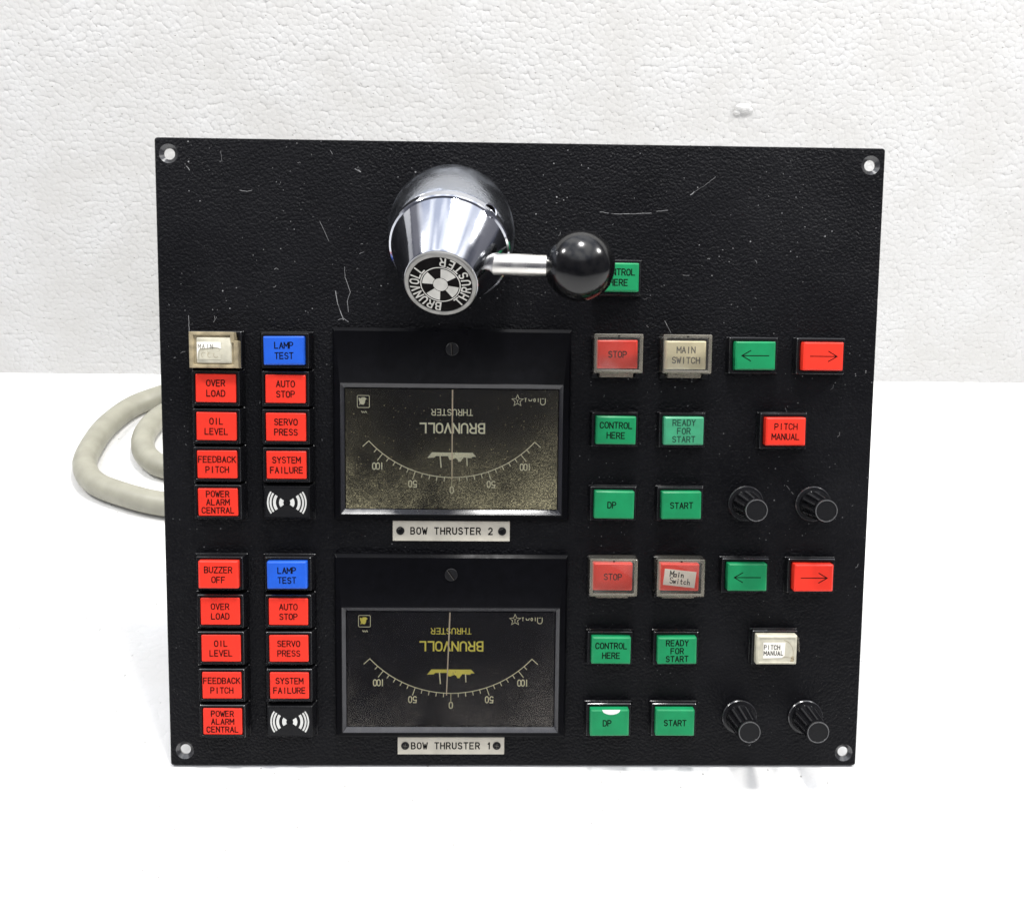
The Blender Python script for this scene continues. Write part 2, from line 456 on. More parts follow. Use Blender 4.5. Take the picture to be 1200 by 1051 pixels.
def split_sharp(strokes):
    out = []
    for st in strokes:
        cur = [st[0]]
        for i in range(1, len(st)):
            cur.append(st[i])
            if i < len(st) - 1:
                a = Vector(st[i]) - Vector(st[i - 1]); b = Vector(st[i + 1]) - Vector(st[i])
                if a.length > 1e-6 and b.length > 1e-6 and a.angle(b) > math.radians(75):
                    out.append(cur); cur = [st[i]]
        out.append(cur)
    return out
def text(mb, txt, cx, cy, height, adv, stroke, z, mat, wide=1.0, rot=0.0, jitter=0.0):
    """centre a line of engraved letters at cx, cy; rot in degrees turns it in the plane"""
    k = height / 6.0
    kx = k * wide
    n = len(txt)
    ca, sa = math.cos(math.radians(rot)), math.sin(math.radians(rot))
    for i, ch in enumerate(txt):
        if ch == ' ': continue
        ox = (i - (n - 1) / 2) * adv
        jy = random.uniform(-jitter, jitter)
        for st in split_sharp(G[ch]):
            pts = []
            for (x, y) in st:
                lx = ox + (x - 2) * kx; ly = (y - 3) * k + jy
                pts.append((cx + lx * ca - ly * sa, cy + lx * sa + ly * ca))
            ZI[0] = (ZI[0] + 1) % 7
            mb.ribbon(pts, stroke, z + 0.012 * ZI[0], mat)

def lines(mb, rows, z, mat, height=3.55, adv=2.92, stroke=0.63, gap=None, dx=0.0, dy=0.0):
    n = len(rows)
    gap = gap or (6.2 if n == 2 else 5.1)
    for i, r in enumerate(rows):
        text(mb, r, dx, dy + ((n - 1) / 2 - i) * gap, height if n < 3 else height * 0.97, adv, stroke, z, mat, wide=0.88, jitter=0.07)

# ------------------------------------------------------------------ setting: foam table and foam backdrop wall
WALL_Y = 0.568
def structure(o):
    o["kind"] = "structure"; return o
mb = MB()
mb.box(-1.6, 1.6, -1.3, WALL_Y + 0.05, -0.05, 0.0, 'foam_table')
structure(mb.build("table_surface", scale=1.0))
mb = MB()
mb.box(-1.6, 1.6, WALL_Y, WALL_Y + 0.05, 0.0, 0.80, 'foam_wall')
# a chip torn out of the foam, still hanging at its lower lip
for (dx, dz, r) in ((0.0, 0.0, 0.0060), (0.0055, -0.002, 0.0038), (-0.004, -0.004, 0.0036)):
    loops = []
    for j in range(1, 6):
        a = PI * j / 6
        loops.append([(0.2288 + dx + r * 1.25 * math.sin(a) * math.cos(2 * PI * i / 9) * (1 + 0.25 * math.sin(i * 2.3 + j)),
                       WALL_Y - 0.0005 + 0.55 * r * math.sin(a) * math.sin(2 * PI * i / 9),
                       0.297 + dz + r * 0.8 * math.cos(a)) for i in range(9)])
    mb.loft(loops, 'foam_wall')
structure(mb.build("wall", scale=1.0))

# ------------------------------------------------------------------ the panel's frame: x right, y up the face, z out of it
LEAN = math.radians(23.779521)
panel = empty("control_panel", None, (0, 0, LIFT))
panel.rotation_euler = (PI / 2 - LEAN, 0, 0)
panel["label"] = "black thruster control panel leaning back, with coloured push buttons, two meters and a chrome lever"
panel["category"] = "control panel"

# faceplate
W, H, TH = 440.0, 389.4, 3.0
holes = [(-211.8, 380.0), (211.5, 379.3), (-210.9, 9.9), (212.0, 8.6)]
mb = MB()
bm = mb.bm
def ring_edges(vs): return [bm.edges.new((vs[i], vs[(i + 1) % len(vs)])) for i in range(len(vs))]
def plate_side(z, inset, hole_r):
    outer = [bm.verts.new(p) for p in rrect(0, H / 2, W / 2 - inset, H / 2 - inset, z, 1.8, 4)]
    hs = [[bm.verts.new((hx + hole_r * math.cos(2 * PI * i / 32), hy + hole_r * math.sin(2 * PI * i / 32), z)) for i in range(32)] for hx, hy in holes]
    ed = ring_edges(outer)
    for h in hs: ed += ring_edges(h)
    r = bmesh.ops.triangle_fill(bm, edges=ed, use_beauty=True)
    for f in r['geom']:
        if isinstance(f, bmesh.types.BMFace): f.material_index = mb.mi('paint')
    return outer, hs
fo, fh = plate_side(0.0, 0.5, 5.7)
bo, bh = plate_side(-TH, 0.0, 3.3)
mid = [bm.verts.new(p) for p in rrect(0, H / 2, W / 2, H / 2, -0.5, 1.8, 4)]
def bridge(a, b, mat):
    n = len(a)
    for i in range(n): mb.face([a[i], a[(i + 1) % n], b[(i + 1) % n], b[i]], mat)
bridge(fo, mid, 'paint'); bridge(mid, bo, 'paint')
for k, (hx, hy) in enumerate(holes):
    m1 = [bm.verts.new((hx + 3.3 * math.cos(2 * PI * i / 32), hy + 3.3 * math.sin(2 * PI * i / 32), -2.0)) for i in range(32)]
    bridge(fh[k], m1, 'edgeglint'); bridge(m1, bh[k], 'bare')
SCR = [(0.25, [(-169.8, 359.2), (-165.3, 358.5), (-162.4, 359.2)]), (0.2, [(-122.1, 341.5), (-116.8, 329.6)]),
 (0.3, [(-107.5, 314.7), (-107.2, 308.3), (-104.2, 299.4), (-106.0, 294.2), (-105.2, 285.8)]),
 (0.45, [(-113.1, 299.9), (-111.6, 291.6), (-108.4, 282.6)]), (0.4, [(-100.8, 372.7), (-97.3, 370.7)]),
 (0.2, [(-180.8, 381.8), (-180.2, 375.5)]), (0.35, [(-201.2, 372.7), (-199.6, 370.5)]), (0.2, [(-115.6, 383.4), (-114.3, 380.9)]),
 (0.3, [(-150.0, 312.6), (-148.8, 313.3), (-147.5, 312.4)]), (0.2, [(-98.5, 322.5), (-95.9, 323.5)]),
 (0.5, [(-111.7, 282.5), (-108.4, 283.6), (-105.2, 281.3)]),
 (0.3, [(47.0, 349.3), (55.9, 348.2), (65.3, 348.3), (78.5, 349.1)]), (0.25, [(81.5, 350.0), (88.4, 350.9)]),
 (0.45, [(102.1, 360.1), (104.1, 361.9)]), (0.18, [(104.1, 361.9), (110.2, 365.7), (117.0, 371.2)]),
 (0.3, [(88.3, 284.2), (92.5, 276.8)]), (0.25, [(167.7, 182.6), (172.3, 177.4)]), (0.3, [(-202.1, 284.1), (-202.0, 274.6)]),
 (0.2, [(98.6, 311.9), (102.8, 312.0)]), (0.25, [(113.7, 322.1), (115.1, 322.0)]), (0.3, [(-98.8, 372.0), (-97.3, 371.1)])]
for wd, pl in SCR:
    # break every scratch into short uneven pieces so that it looks dragged, not drawn
    for a, b in zip(pl[:-1], pl[1:]):
        n = max(2, int(math.hypot(b[0] - a[0], b[1] - a[1]) / 1.6))
        pts = [(a[0] + (b[0] - a[0]) * i / n + random.uniform(-.13, .13), a[1] + (b[1] - a[1]) * i / n + random.uniform(-.13, .13)) for i in range(n + 1)]
        i = 0
        while i < n:
            j = min(n, i + random.randint(2, 5))
            mb.ribbon(pts[i:j + 1], wd * random.uniform(.5, 1.1), 0.06, 'scratch')
            i = j if random.random() < .8 else j + 1
for k in range(90):      # loose lint on the paint
    x = random.uniform(-215, 215); y = random.uniform(150, 386) if random.random() < .75 else random.uniform(5, 386)
    a = random.uniform(0, PI); l = random.expovariate(1 / 0.9) + 0.3
    mb.ribbon([(x, y), (x + l * .5 * math.cos(a), y + l * .5 * math.sin(a)), (x + l * math.cos(a + .4), y + l * math.sin(a + .4))], random.uniform(.1, .2), 0.05, 'scratch')
mb.build("faceplate", panel)

# ------------------------------------------------------------------ buttons and lamps
def collar_mesh(hw, hh, fz, taper, wall=1.5, inner_z=3.0, notch=False):
    mb = MB()
    fw, fhh = hw - taper, hh - taper * 0.55
    mb.rects([(hw, hh, 0, .5), (hw, hh, 1.2, .5), (hw - .35, hh - .35, 1.6, .5), (fw + .35, fhh + .35, fz - .45, .6), (fw, fhh, fz, .6),
              (fw - wall + .25, fhh - wall + .25, fz, .5), (fw - wall, fhh - wall, fz - .3, .5), (fw - wall, fhh - wall, inner_z, .5)],
             'black', mats=['black', 'black', 'black', 'edgeglint', 'black', 'black', 'black'], cap0=True)
    return mb

def cap_face(mb, hw, hh, z0, z1, mat, ch=0.9):
    mb.rects([(hw, hh, z0, .6), (hw, hh, z1 - ch * .8, .6), (hw - ch, hh - ch * .9, z1, .5)], mat)

def sub_label(o, txt): o["label"] = txt

def arrow(mb, dirx, z, mat):
    k = dirx
    mb.ribbon([(-8.1 * k, 0), (8.1 * k, 0)], .55, z, mat)
    mb.ribbon([(3.0 * k, 3.1), (8.3 * k, 0), (3.0 * k, -3.1)], .55, z + .02, mat)

def push_button(x, y, mat, rows=None, ink='ink', hw=15.2, hh=11.0, fz=5.6, taper=1.4, capz=11.0, extra=None, label=None, text_dx=0.0, ch=.9):
    b = collar_mesh(hw, hh, fz, taper).build("push_button", panel, (x, y, 0))
    mb = MB()
    cap_face(mb, 12.2, 8.55, 2.0, capz, mat, ch)
    if rows == '<': arrow(mb, -1, capz + .03, ink)
    elif rows == '>': arrow(mb, 1, capz + .03, ink)
    elif rows: lines(mb, rows, capz + .03, ink, dx=text_dx)
    if extra: extra(mb, capz)
    c = mb.build("button_cap", b)
    c.rotation_euler = [math.radians(random.uniform(-.7, .7)) for _ in range(3)]
    if label: b["label"] = label
    return b

def indicator(x, y, mat, rows, label):
    b = collar_mesh(16.2, 11.45, 7.6, 2.3, wall=1.2, inner_z=5.5).build("indicator_lamp", panel, (x, y, 0))
    mb = MB()
    cap_face(mb, 12.1, 8.5, 5.0, 7.7, mat, .45)
    lines(mb, rows, 7.74, 'inkred')
    c = mb.build("lamp_lens", b)
    c.rotation_euler = [math.radians(random.uniform(-.5, .5)) for _ in range(3)]
    b["label"] = label
    return b

XA, XB = -184.7, -142.7
UP = [263.7, 240.6, 217.5, 194.2, 171.0]
LO = [126.3, 102.5, 79.0, 55.2, 31.9]
for rows_y in (UP, LO):
    for k, rows in enumerate((["OVER", "LOAD"], ["OIL", "LEVEL"], ["FEEDBACK", "PITCH"], ["POWER", "ALARM", "CENTRAL"])):
        indicator(XA, rows_y[k + 1], 'red', rows, "red lamp reading " + " ".join(rows))
    push_button(XB, rows_y[0], 'blue', ["LAMP", "TEST"], 'ink', 16.2, 11.45, 7.0, 2.3, 11.0, label="blue push button reading LAMP TEST")
    for k, rows in enumerate((["AUTO", "STOP"], ["SERVO", "PRESS"], ["SYSTEM", "FAILURE"])):
        indicator(XB, rows_y[k + 1], 'red', rows, "red lamp reading " + " ".join(rows))
    # sounder with its sound-wave sign
    mb = MB()
    mb.rects([(16.2, 11.45, 0, .5), (16.2, 11.45, 1.2, .5), (15.8, 11.1, 1.6, .5), (14.2, 10.0, 7.2, .5), (13.8, 9.6, 7.7, .5)], 'black')
    bz = mb.build("sounder", panel, (XB, rows_y[4], 0))
    bz["label"] = "black sounder with white sound wave sign"
    mb = MB()
    mb.rects([(13.0, 8.9, 7.5, .4), (13.0, 8.9, 7.95, .4)], 'blackmatt')
    mb.lathe([(1.45, 7.97), (1.45, 8.25), (1.1, 8.25), (1.1, 7.97)], 'black', seg=20, cap0=False, cap1=False)
    for sgn in (0, 180):
        for r0, r1 in ((2.2, 4.75), (6.7, 8.45), (9.35, 10.5), (11.15, 12.1)):
            a = [(r0 * math.cos(math.radians(sgn + t)), r0 * math.sin(math.radians(sgn + t))) for t in range(-35, 36, 5)]
            b = [(r1 * math.cos(math.radians(sgn + t)), r1 * math.sin(math.radians(sgn + t))) for t in range(-35, 36, 5)]
            for i in range(len(a) - 1):
                mb.poly([a[i], b[i], b[i + 1], a[i + 1]], 'white', 7.99)
    bmesh.ops.remove_doubles(mb.bm, verts=mb.bm.verts, dist=.001)
    mb.build("sign_plate", bz)

push_button(XA, LO[0], 'red', ["BUZZER", "OFF"], 'inkred', 16.2, 11.45, 7.0, 2.3, 11.0, label="red push button reading BUZZER OFF")

# the broken yellowed button at the top of the first column
b = collar_mesh(16.2, 11.45, 5.0, 1.2).build("push_button", panel, (XA, UP[0], 0))
b["label"] = "broken yellowed push button with a torn MAIN paper label"
mb = MB()
out = [(-14.6, -10.8), (14.8, -10.8), (14.8, 5.2), (12.6, 5.8), (12.2, 10.8), (-14.6, 10.8)]
def scaled(pts, k, z): return [(p[0] * k, p[1] * k, z) for p in pts]
mb.loft([scaled(out, 1.0, 2.5), scaled(out, 1.0, 10.6), scaled(out, .97, 11.2), scaled(out, .83, 11.2), scaled(out, .80, 10.2), scaled(out, .78, 10.2)], 'tan')
mb.rects([(10.4, 7.6, 10.0, .8), (10.4, 7.6, 10.7, .8), (10.0, 7.2, 11.0, .8)], 'bone', cx=0.4, cy=-.2)
mb.build("button_cap", b)
mb = MB()
P1 = [(-10.2, -6.0), (-10.2, 4.6), (4.0, 4.6), (4.2, .6), (2.0, 1.2), (-.8, 1.5), (-4.2, .9), (-8.4, .6), (-9.5, -1.5)]
mb.loft([[(x + .4, y + .2, 11.05) for x, y in P1], [(x + .4, y + .2, 11.25) for x, y in P1]], 'paper')
P2 = [(-8.8, -5.6), (4.0, -6.0), (4.4, -2.2), (2.6, -.9), (3.4, .2), (.4, .6), (-.6, -2.6), (-3.8, -3.2), (-4.4, -.4), (-8.6, -.9)]
mb.loft([[(x + .4, y + .2, 11.03) for x, y in P2], [(x + .4, y + .2, 11.18) for x, y in P2]], 'bone')
text(mb, "MAIN", -4.6, 2.1, 2.5, 2.4, .28, 11.28, 'inkgrey', .8)
for q in range(3):
    mb.ribbon(arc(-5.8 + q * 3.6, -3.0, 1.3, 1.5, 40 + 50 * q, 250 + 40 * q), .22, 11.22 + .02 * q, 'tan')
mb.build("paper_label", b)

C1, C2, C3, C4 = 58.3, 99.9, 142.4, 184.0
R1, R2, R3 = 263.6, 217.4, 171.3
Q1, Q2, Q3 = 126.2, 79.3, 32.6

def cover(button):
    """clear hinged flip cover over a button"""
    mb = MB()
    # five-sided clear shell with a thick visible rim
    mb.rects([(14.9, 11.9, 4.2, .5), (14.7, 11.7, 15.6, .7), (14.2, 11.2, 16.2, .7), (13.0, 10.1, 16.2, .6), (12.6, 9.7, 15.9, .6)], 'coverrim', cy=.6,
             mats=['cover', 'coverrim', 'coverrim', 'coverrim', 'cover'], cap0=False)
    mb.rects([(10.5, 1.6, 3.6, .4), (10.2, 1.4, 8.0, .4)], 'coverrim', cy=-12.6)       # tongue at the hinge
    mb.rects([(.6, .35, 16.18, .1), (.6, .35, 16.34, .1)], 'ink', cy=11.0)
    c = mb.build("flip_cover", button)
    for sx in (-1, 1):
        mb = MB()
        mb.rects([(1.7, 1.4, 0, .2), (1.7, 1.4, 6.0, .2), (1.3, 1.0, 6.5, .2)], 'black', cx=sx * 13.0, cy=-13.2)
        mb.build("hinge", button)
    return c

def torn_top(mb, z):
    pts = [(-4.8, 8.4)] + arc(.9, 8.4, 5.6, 2.9, 180, 360, 10) + [(6.4, 8.4)]
    mb.loft([[(x, y, z - .55) for x, y in pts], [(x, y, z + .08) for x, y in pts]], 'torn')

mk = push_button(C1, R1, 'red', ["STOP"], 'inkred', label="red push button reading STOP under a clear cover"); cover(mk)
mk = push_button(C2, R1, 'cream', ["MAIN", "SWITCH"], 'inkgrey', label="cream push button reading MAIN SWITCH under a clear cover"); cover(mk)
mk = push_button(C1, Q1, 'red', ["STOP"], 'inkred', label="dull red push button reading STOP under a clear cover"); cover(mk)
mk = push_button(C2, Q1, 'red', None, label="red push button with a crooked white Main Switch sticker under a clear cover"); cover(mk)
mb = MB()
ang = math.radians(-5.5)
def rt(x, y): return (x * math.cos(ang) - y * math.sin(ang) + .1, x * math.sin(ang) + y * math.cos(ang) - .6)
mb.loft([[rt(x, y) + (z,) for x, y in ((-9.9, -5.0), (9.9, -5.2), (9.9, 5.0), (-9.9, 5.2))] for z in (11.02, 11.2)], 'paper')
text(mb, "Main", -1.4, 2.0, 3.5, 2.25, .62, 11.22, 'ink', .8, rot=-5.5)
text(mb, "Switch", .4, -2.3, 3.5, 2.2, .5, 11.22, 'ink', .8, rot=-5.5)
mb.build("paper_label", mk)

for (ra, rb, rc) in ((R1, R2, R3), (Q1, Q2, Q3)):
    low = rb == Q2
    push_button(C3, ra, 'green', '<', hw=15.9, hh=11.3, label="green push button with a left arrow")
    push_button(C4, ra, 'red', '>', hw=15.9, hh=11.3, label="red push button with a right arrow")
    push_button(C1, rb, 'green', ["CONTROL", "HERE"], label="green push button reading CONTROL HERE")
    push_button(C2, rb, 'green' if low else 'paleg', ["READY", "FOR", "START"], ink='ink' if low else 'inkfade', label="green push button reading READY FOR START" if low else "faded green push button reading READY FOR START")
    push_button(C1, rc, 'green', ["DP"], text_dx=-1.6, extra=torn_top if low else None,
                label="green push button reading DP with a torn white top edge" if low else "green push button reading DP")
    push_button(C2, rc, 'green', ["START"], label="green push button reading START")
push_button(57.9, 309.7, 'green', ["CONTROL", "HERE"], label="green push button reading CONTROL HERE behind the lever's ball")
push_button(162.8, R2, 'red', ["PITCH", "MANUAL"], 'inkred', hw=15.6, hh=11.4, label="red push button reading PITCH MANUAL")
# cracked white one
pm = collar_mesh(15.2, 11.2, 5.6, 1.2).build("push_button", panel, (162.6, 80.0, 0))
pm["label"] = "cracked white push button with a pasted PITCH MANUAL label"
mb = MB()
mb.rects([(12.8, 9.4, 2, .6), (12.8, 9.4, 10.0, .6), (12.0, 8.4, 11.2, .6), (11.3, 7.8, 11.2, .5), (11.1, 7.6, 10.9, .5)], 'bone')
mb.ribbon(arc(2.2, -1.8, 8.2, 8.6, 75, -8), .3, 11.0, 'tan')
mb.ribbon([(11.0, -4.0), (8.6, -4.9), (6.0, -4.5), (3.6, -4.8)], .25, 11.0, 'tan')
mb.poly([(8.6, -7.4), (10.9, -7.4), (10.9, -4.6), (9.8, -3.6), (9.2, -5.2)], 'tan', 11.02)
mb.ribbon([(9.2, -5.0), (10.9, -5.8)], .4, 11.05, 'inkgrey')
mb.build("button_cap", pm)
mb = MB()
mb.loft([[(x, y, z) for x, y in ((-8.6, -5.4), (3.2, -5.0), (5.0, -3.6), (5.2, 4.9), (-8.7, 4.8))] for z in (10.95, 11.15)], 'paper')
text(mb, "PITCH", -3.2, 1.8, 2.7, 2.1, .42, 11.18, 'ink', .8)
text(mb, "MANUAL", -2.0, -2.0, 2.6, 2.15, .42, 11.18, 'ink', .8, jitter=.15)
mb.build("paper_label", pm)
mb = MB()
mb.loft([[(13.6, 7.6, z), (14.6, -1.6, z), (15.1, -1.8, z), (14.3, 7.4, z)] for z in (5.4, 9.0)], 'coverrim')
mb.build("broken_rim", pm)

# ------------------------------------------------------------------ rotary knobs
def knob(x, y, turn, label=None):
    mb = MB()
    mb.lathe([(11.2, 0), (11.2, 1.6), (10.7, 2.2), (9.6, 2.4), (8.8, 2.4)], 'knob', seg=48, mats=['knob', 'edgeglint', 'knob', 'blackmatt'])
    k = mb.build("rotary_knob", panel, (x, y, 0))
    mb = MB()
    loops = []
    for z, r, dep in ((2.2, 8.9, .0), (3.6, 8.8, .3), (5.0, 8.6, .75), (22, 7.6, .8), (24.6, 7.4, .8), (25.4, 7.2, .35)):
        lp = []
        for i in range(144):
            a = 2 * PI * i / 144
            ph = (math.cos(12 * (a + turn)) + 0.25) / 1.25
            lp.append(((r - dep * max(0, ph) ** .7) * math.cos(a), (r - dep * max(0, ph) ** .7) * math.sin(a), z))
        loops.append(lp)
    mb.loft(loops, 'knob')
    ke = mb.mi('knobrib')
    for f in mb.bm.faces:      # moulded ribs made paler to paint in their highlights
        c = f.calc_center_median()
        if 5 < c.z < 24 and len(f.verts) == 4 and math.cos(12 * (math.atan2(c.y, c.x) + turn)) < -.72: f.material_index = ke
    mb.build("knob_body", k)
    mb = MB()
    mb.lathe([(7.0, 25.0), (7.0, 26.6), (6.7, 27.2), (6.2, 27.2), (6.0, 26.9)], 'knob', seg=40, mats=['knob', 'knobrib', 'knobedge', 'knob', 'blackmatt'], cap0=False)
    mb.build("knob_cap", k)
    return k
for x, y, t in ((142.2, 171.2, .1), (184.6, 171.2, .22), (143.0, 32.9, .05), (185.6, 32.8, .3)): knob(x, y, t)

# ------------------------------------------------------------------ panel meters (mounted upside down)
def meter(cx, cy, dial_shift, inks, glass, needle_top, needle_bot, label):
    mb = MB()
    hz = 6.0
    A, B = 72.7, 59.0
    wy = -14.8
    # body sides and front with a sloping window recess
    def ring(hw, hh, z, yo, r): return rrect(0, yo, hw, hh, z, r, 3)
    mb.loft([ring(A, B, 0, 0, .6), ring(A, B, hz - 1.9, 0, .6), ring(A - 1.3, B - 1.9, hz, 0, .6), ring(68.6, 41.0, hz, wy, .4), ring(68.0, 40.3, hz + .5, wy, .4),
             ring(65.6, 37.4, hz - 2.2, wy, .3), ring(65.4, 37.2, 2.2, wy, .3)], 'bezel', cap1=False,
            mats=['bezel', 'bezel', 'bezel', 'bezel', 'bevel', 'bezel'])
    m = mb.build("panel_meter", panel, (cx, cy, 0))
    m["label"] = label
    mb = MB()
    mb.box(-66, 66, -52, 52, -36, -3.1, 'blackmatt')
    mb.build("rear_housing", m)
    # screw
    mb = MB()
    mb.lathe([(4.0, 5.8), (4.0, 6.35), (3.6, 6.6)], 'blackmatt', seg=28)
    a = math.radians(94 if dial_shift < .5 else 125)
    c, s_ = math.cos(a), math.sin(a)
    sl = [(-3.5, -.4), (3.5, -.4), (3.5, .4), (-3.5, .4)]
    mb.poly([(x * c - y * s_, x * s_ + y * c) for x, y in sl], 'ink', 6.62)
    mb.ribbon([(x * c - y * s_, x * s_ + y * c) for x, y in ((-3.5, .5), (3.5, .5))], .14, 6.63, 'inkgrey')
    mb.build("slotted_screw", m, (0, 46.6, 0))
    # dial
    z = 2.4
    mb = MB()
    mb.rects([(65.3, 37.1, 2.0, .3), (65.3, 37.1, z, .3)], 'dial', cy=wy)
    ds = dial_shift
    R = 69.6; yc = 37.1 + ds
    i1, i2, i3 = inks     # scale, name, ship
    def pol(ang, r): return (r * math.sin(math.radians(ang)), yc - r * math.cos(math.radians(ang)))
    zt = z + .06
    mb.ribbon([pol(-47.3 + 94.6 * i / 60, R) for i in range(61)], .52, zt, i1)
    for ang, l in [(-47.3, 5.0), (47.3, 5.0)] + [(s * k * 3.78, (5.2 if k % 5 == 0 else 2.5)) for k in range(0, 12) for s in (-1, 1)]:
        mb.ribbon([pol(ang, R + .1), pol(ang, R + l)], .48, zt + .03, i1)
    def up(txt, x, y, h, adv, st, ink, wide): text(mb, txt, x, y + ds, h, adv, st, zt, ink, wide, rot=180)
    up("0", 0, -40.3, 4.0, 3, .66, i1, .9)
    for sx in (-1, 1):
        up("50", sx * 24.3, -36.6, 4.0, 2.9, .66, i1, .85)
        up("IOO", sx * 45.6, -25.7, 4.0, 2.35, .66, i1, .72)
    up("THRUSTER", 0, 7.9, 3.6, 3.26, .54, i2, .95)
    up("BRUNVOLL", 0, -1.9, 5.7, 5.15, 1.0, i2, .98)
    # ship drawn keel up
    k = .0392
    def shp(p): return ((p[0] - 600) * k, -32.5 + ds + (520 - p[1]) * k)
    hull = [(215, 210), (285, 122), (925, 125), (980, 185), (925, 188), (905, 210), (840, 206), (785, 200), (755, 240), (735, 268), (705, 268), (685, 228), (655, 212), (615, 228), (590, 240), (560, 238), (540, 180), (350, 180), (320, 205)]
    mb.poly([shp(p) for p in hull], i3, zt + .02)
    mb.ribbon([shp((415, 182)), shp((430, 358))], .75, zt + .05, i1)
    mb.ribbon([shp((835, 205)), shp((842, 330))], .65, zt + .05, i1)
    # maker's marks: boxed emblem on the left, star and small letters on the right
    ly = 14.1 + ds
    mb.ribbon([(p[0], p[1]) for p in rrect(-54.4, ly, 3.7, 3.7, 0, .7, 3)], .34, zt, i1, closed=True)
    em = [(-2.9, 2.4), (-1.6, 1.9), (-1.0, 2.5), (.8, 2.6), (2.1, 1.6), (1.2, .9), (.9, -.9), (.2, -1.9), (-1.1, -1.9), (-1.6, -1.2), (-2.0, -2.0), (-2.5, -2.1), (-2.2, -.6), (-2.8, 1.2)]
    mb.poly([(-54.4 + x, ly + y) for x, y in em], i2, zt)
    for q in range(3): mb.ribbon([(-55.5 + q * 1.2, 8.1 + ds - .2 * (q % 2)), (-54.9 + q * 1.2, 7.3 + ds)], .5, zt + .02 * q, i1)
    sx, sy = 40.2, 15.4 + ds * .9
    star = []
    for q in range(10):
        r = 3.7 if q % 2 == 0 else 1.6
        star.append((sx + r * math.sin(q * PI / 5), sy + r * math.cos(q * PI / 5)))
    mb.ribbon(star, .34, zt, i1, closed=True)
    mb.ribbon([(sx - .7, sy + .5), (sx, sy + .1), (sx + .5, sy + .6)], .3, zt + .02, i1)
    mb.ribbon([(sx, sy + .1), (sx - .1, sy - 1.0)], .3, zt + .04, i1)
    ty = sy + .5
    text(mb, "T", sx + 4.9, ty, 2.0, 1, .38, zt, i1, .8)
    mb.ribbon([(sx + 6.9, ty + .5), (sx + 7.2, ty - .5), (sx + 8.5, ty - .5), (sx + 8.9, ty + .5)], .42, zt, i1)
    mb.ribbon(arc(sx + 10.5, ty - .05, .55, .9, 0, 360, 10), .45, zt, i1)
    text(mb, "I", sx + 12.7, ty, 2.0, 1, .42, zt, i1, .8)
    mb.ribbon(arc(sx + 15.6, ty - 1.5, 1.5, 1.4, 180, 360, 8)[0:0] + [(sx + 14.1, ty + 1.0)] + arc(sx + 15.6, ty - 1.4, 1.5, 1.5, 180, 360, 8) + [(sx + 17.1, ty + 1.0)], .42, zt, i1)
    mb.ribbon([(sx + 14.9, ty + .9), (sx + 16.3, ty + .9)], .3, zt + .03, i1)
    mb.build("dial", m)
    # needle
    mb = MB()
    a, b = needle_top, needle_bot
    mb.loft([[(p[0] - hw, p[1], zz), (p[0] + hw, p[1], zz), (p[0] + hw, p[1], zz + .25), (p[0] - hw, p[1], zz + .25)] for p, hw, zz in ((a, .42, 3.2), (b, .32, 3.2))], 'needle')
    mb.build("needle", m)
    mb = MB()
    mb.rects([(65.2, 37.0, 3.8, .3), (65.2, 37.0, 4.2, .3)], glass, cy=wy)
    mb.build("glass", m)
    return m
meter(-41.9, 219.0, 0.0, ('pale', 'pale', 'pale'), 'glass_dusty', (.25, 21.8), (.1, -33.5), "upper meter with dusty glass and its needle at zero")
meter(-41.9, 79.4, 1.7, ('straw', 'yellow', 'yellow'), 'glass', (-.75, 21.8), (-2.75, -31.8), "lower meter with clear glass and its needle just left of zero")

# ------------------------------------------------------------------ name plates
def nameplate(cx, cy, w_, h_, txt, cross):
    mb = MB()
    mb.rects([(w_ / 2, h_ / 2, 0, .2), (w_ / 2, h_ / 2, 1.3, .2), (w_ / 2 - .25, h_ / 2 - .25, 1.55, .2)], 'plate')
    text(mb, txt, .2, 0, 4.0, 3.72, .78, 1.58, 'ink', .88)
    p = mb.build("nameplate", panel, (cx, cy, 0))
    p["label"] = "ivory nameplate reading " + txt
    for sx in (-1, 1):
        mb = MB()
        mb.lathe([(2.55, 1.5), (2.55, 1.9), (2.1, 2.3), (1.2, 2.35), (1.1, 1.6)], 'blackmatt', seg=24, cap0=False)
        if cross:
            mb.ribbon([(-1.2, .3), (1.3, -.2)], .35, 2.38, 'inkgrey'); mb.ribbon([(-.1, -1.3), (.2, 1.3)], .35, 2.40, 'inkgrey')
        else:
            mb.ribbon([(-1.6, 1.0), (.4, 1.7)], .25, 2.38, 'inkgrey')
        mb.build("rivet", p, (sx * (w_ / 2 - 4.8), 0, 0))
nameplate(-42.1, 152.7, 73.0, 12.8, "BOW THRUSTER 2", False)
nameplate(-41.7, 13.7, 68.0, 11.5, "BOW THRUSTER 1", True)

# ------------------------------------------------------------------ control lever
LX, LY = -42.9, 339.4
TILT = math.radians(37); PHI = math.radians(10)
ax = Vector((-math.sin(TILT) * math.sin(PHI), -math.sin(TILT) * math.cos(PHI), math.cos(TILT)))
ux = Vector((1, 0, 0)); ux = (ux - ax * ux.dot(ax)).normalized()
uy = ax.cross(ux)
c1 = Vector((.5, -13.0, 25.0))
FR = Matrix(((ux.x, uy.x, ax.x, c1.x), (ux.y, uy.y, ax.y, c1.y), (ux.z, uy.z, ax.z, c1.z), (0, 0, 0, 1)))
NS = 64
def fring(r, z): return [FR @ Vector((r * math.cos(2 * PI * i / NS), r * math.sin(2 * PI * i / NS), z)) for i in range(NS)]
def bring(r, z): return [Vector((r * math.cos(2 * PI * i / NS), r * math.sin(2 * PI * i / NS), z)) for i in range(NS)]
mb = MB()
def mixl(a, b, t): return [p.lerp(q, t) for p, q in zip(a, b)]
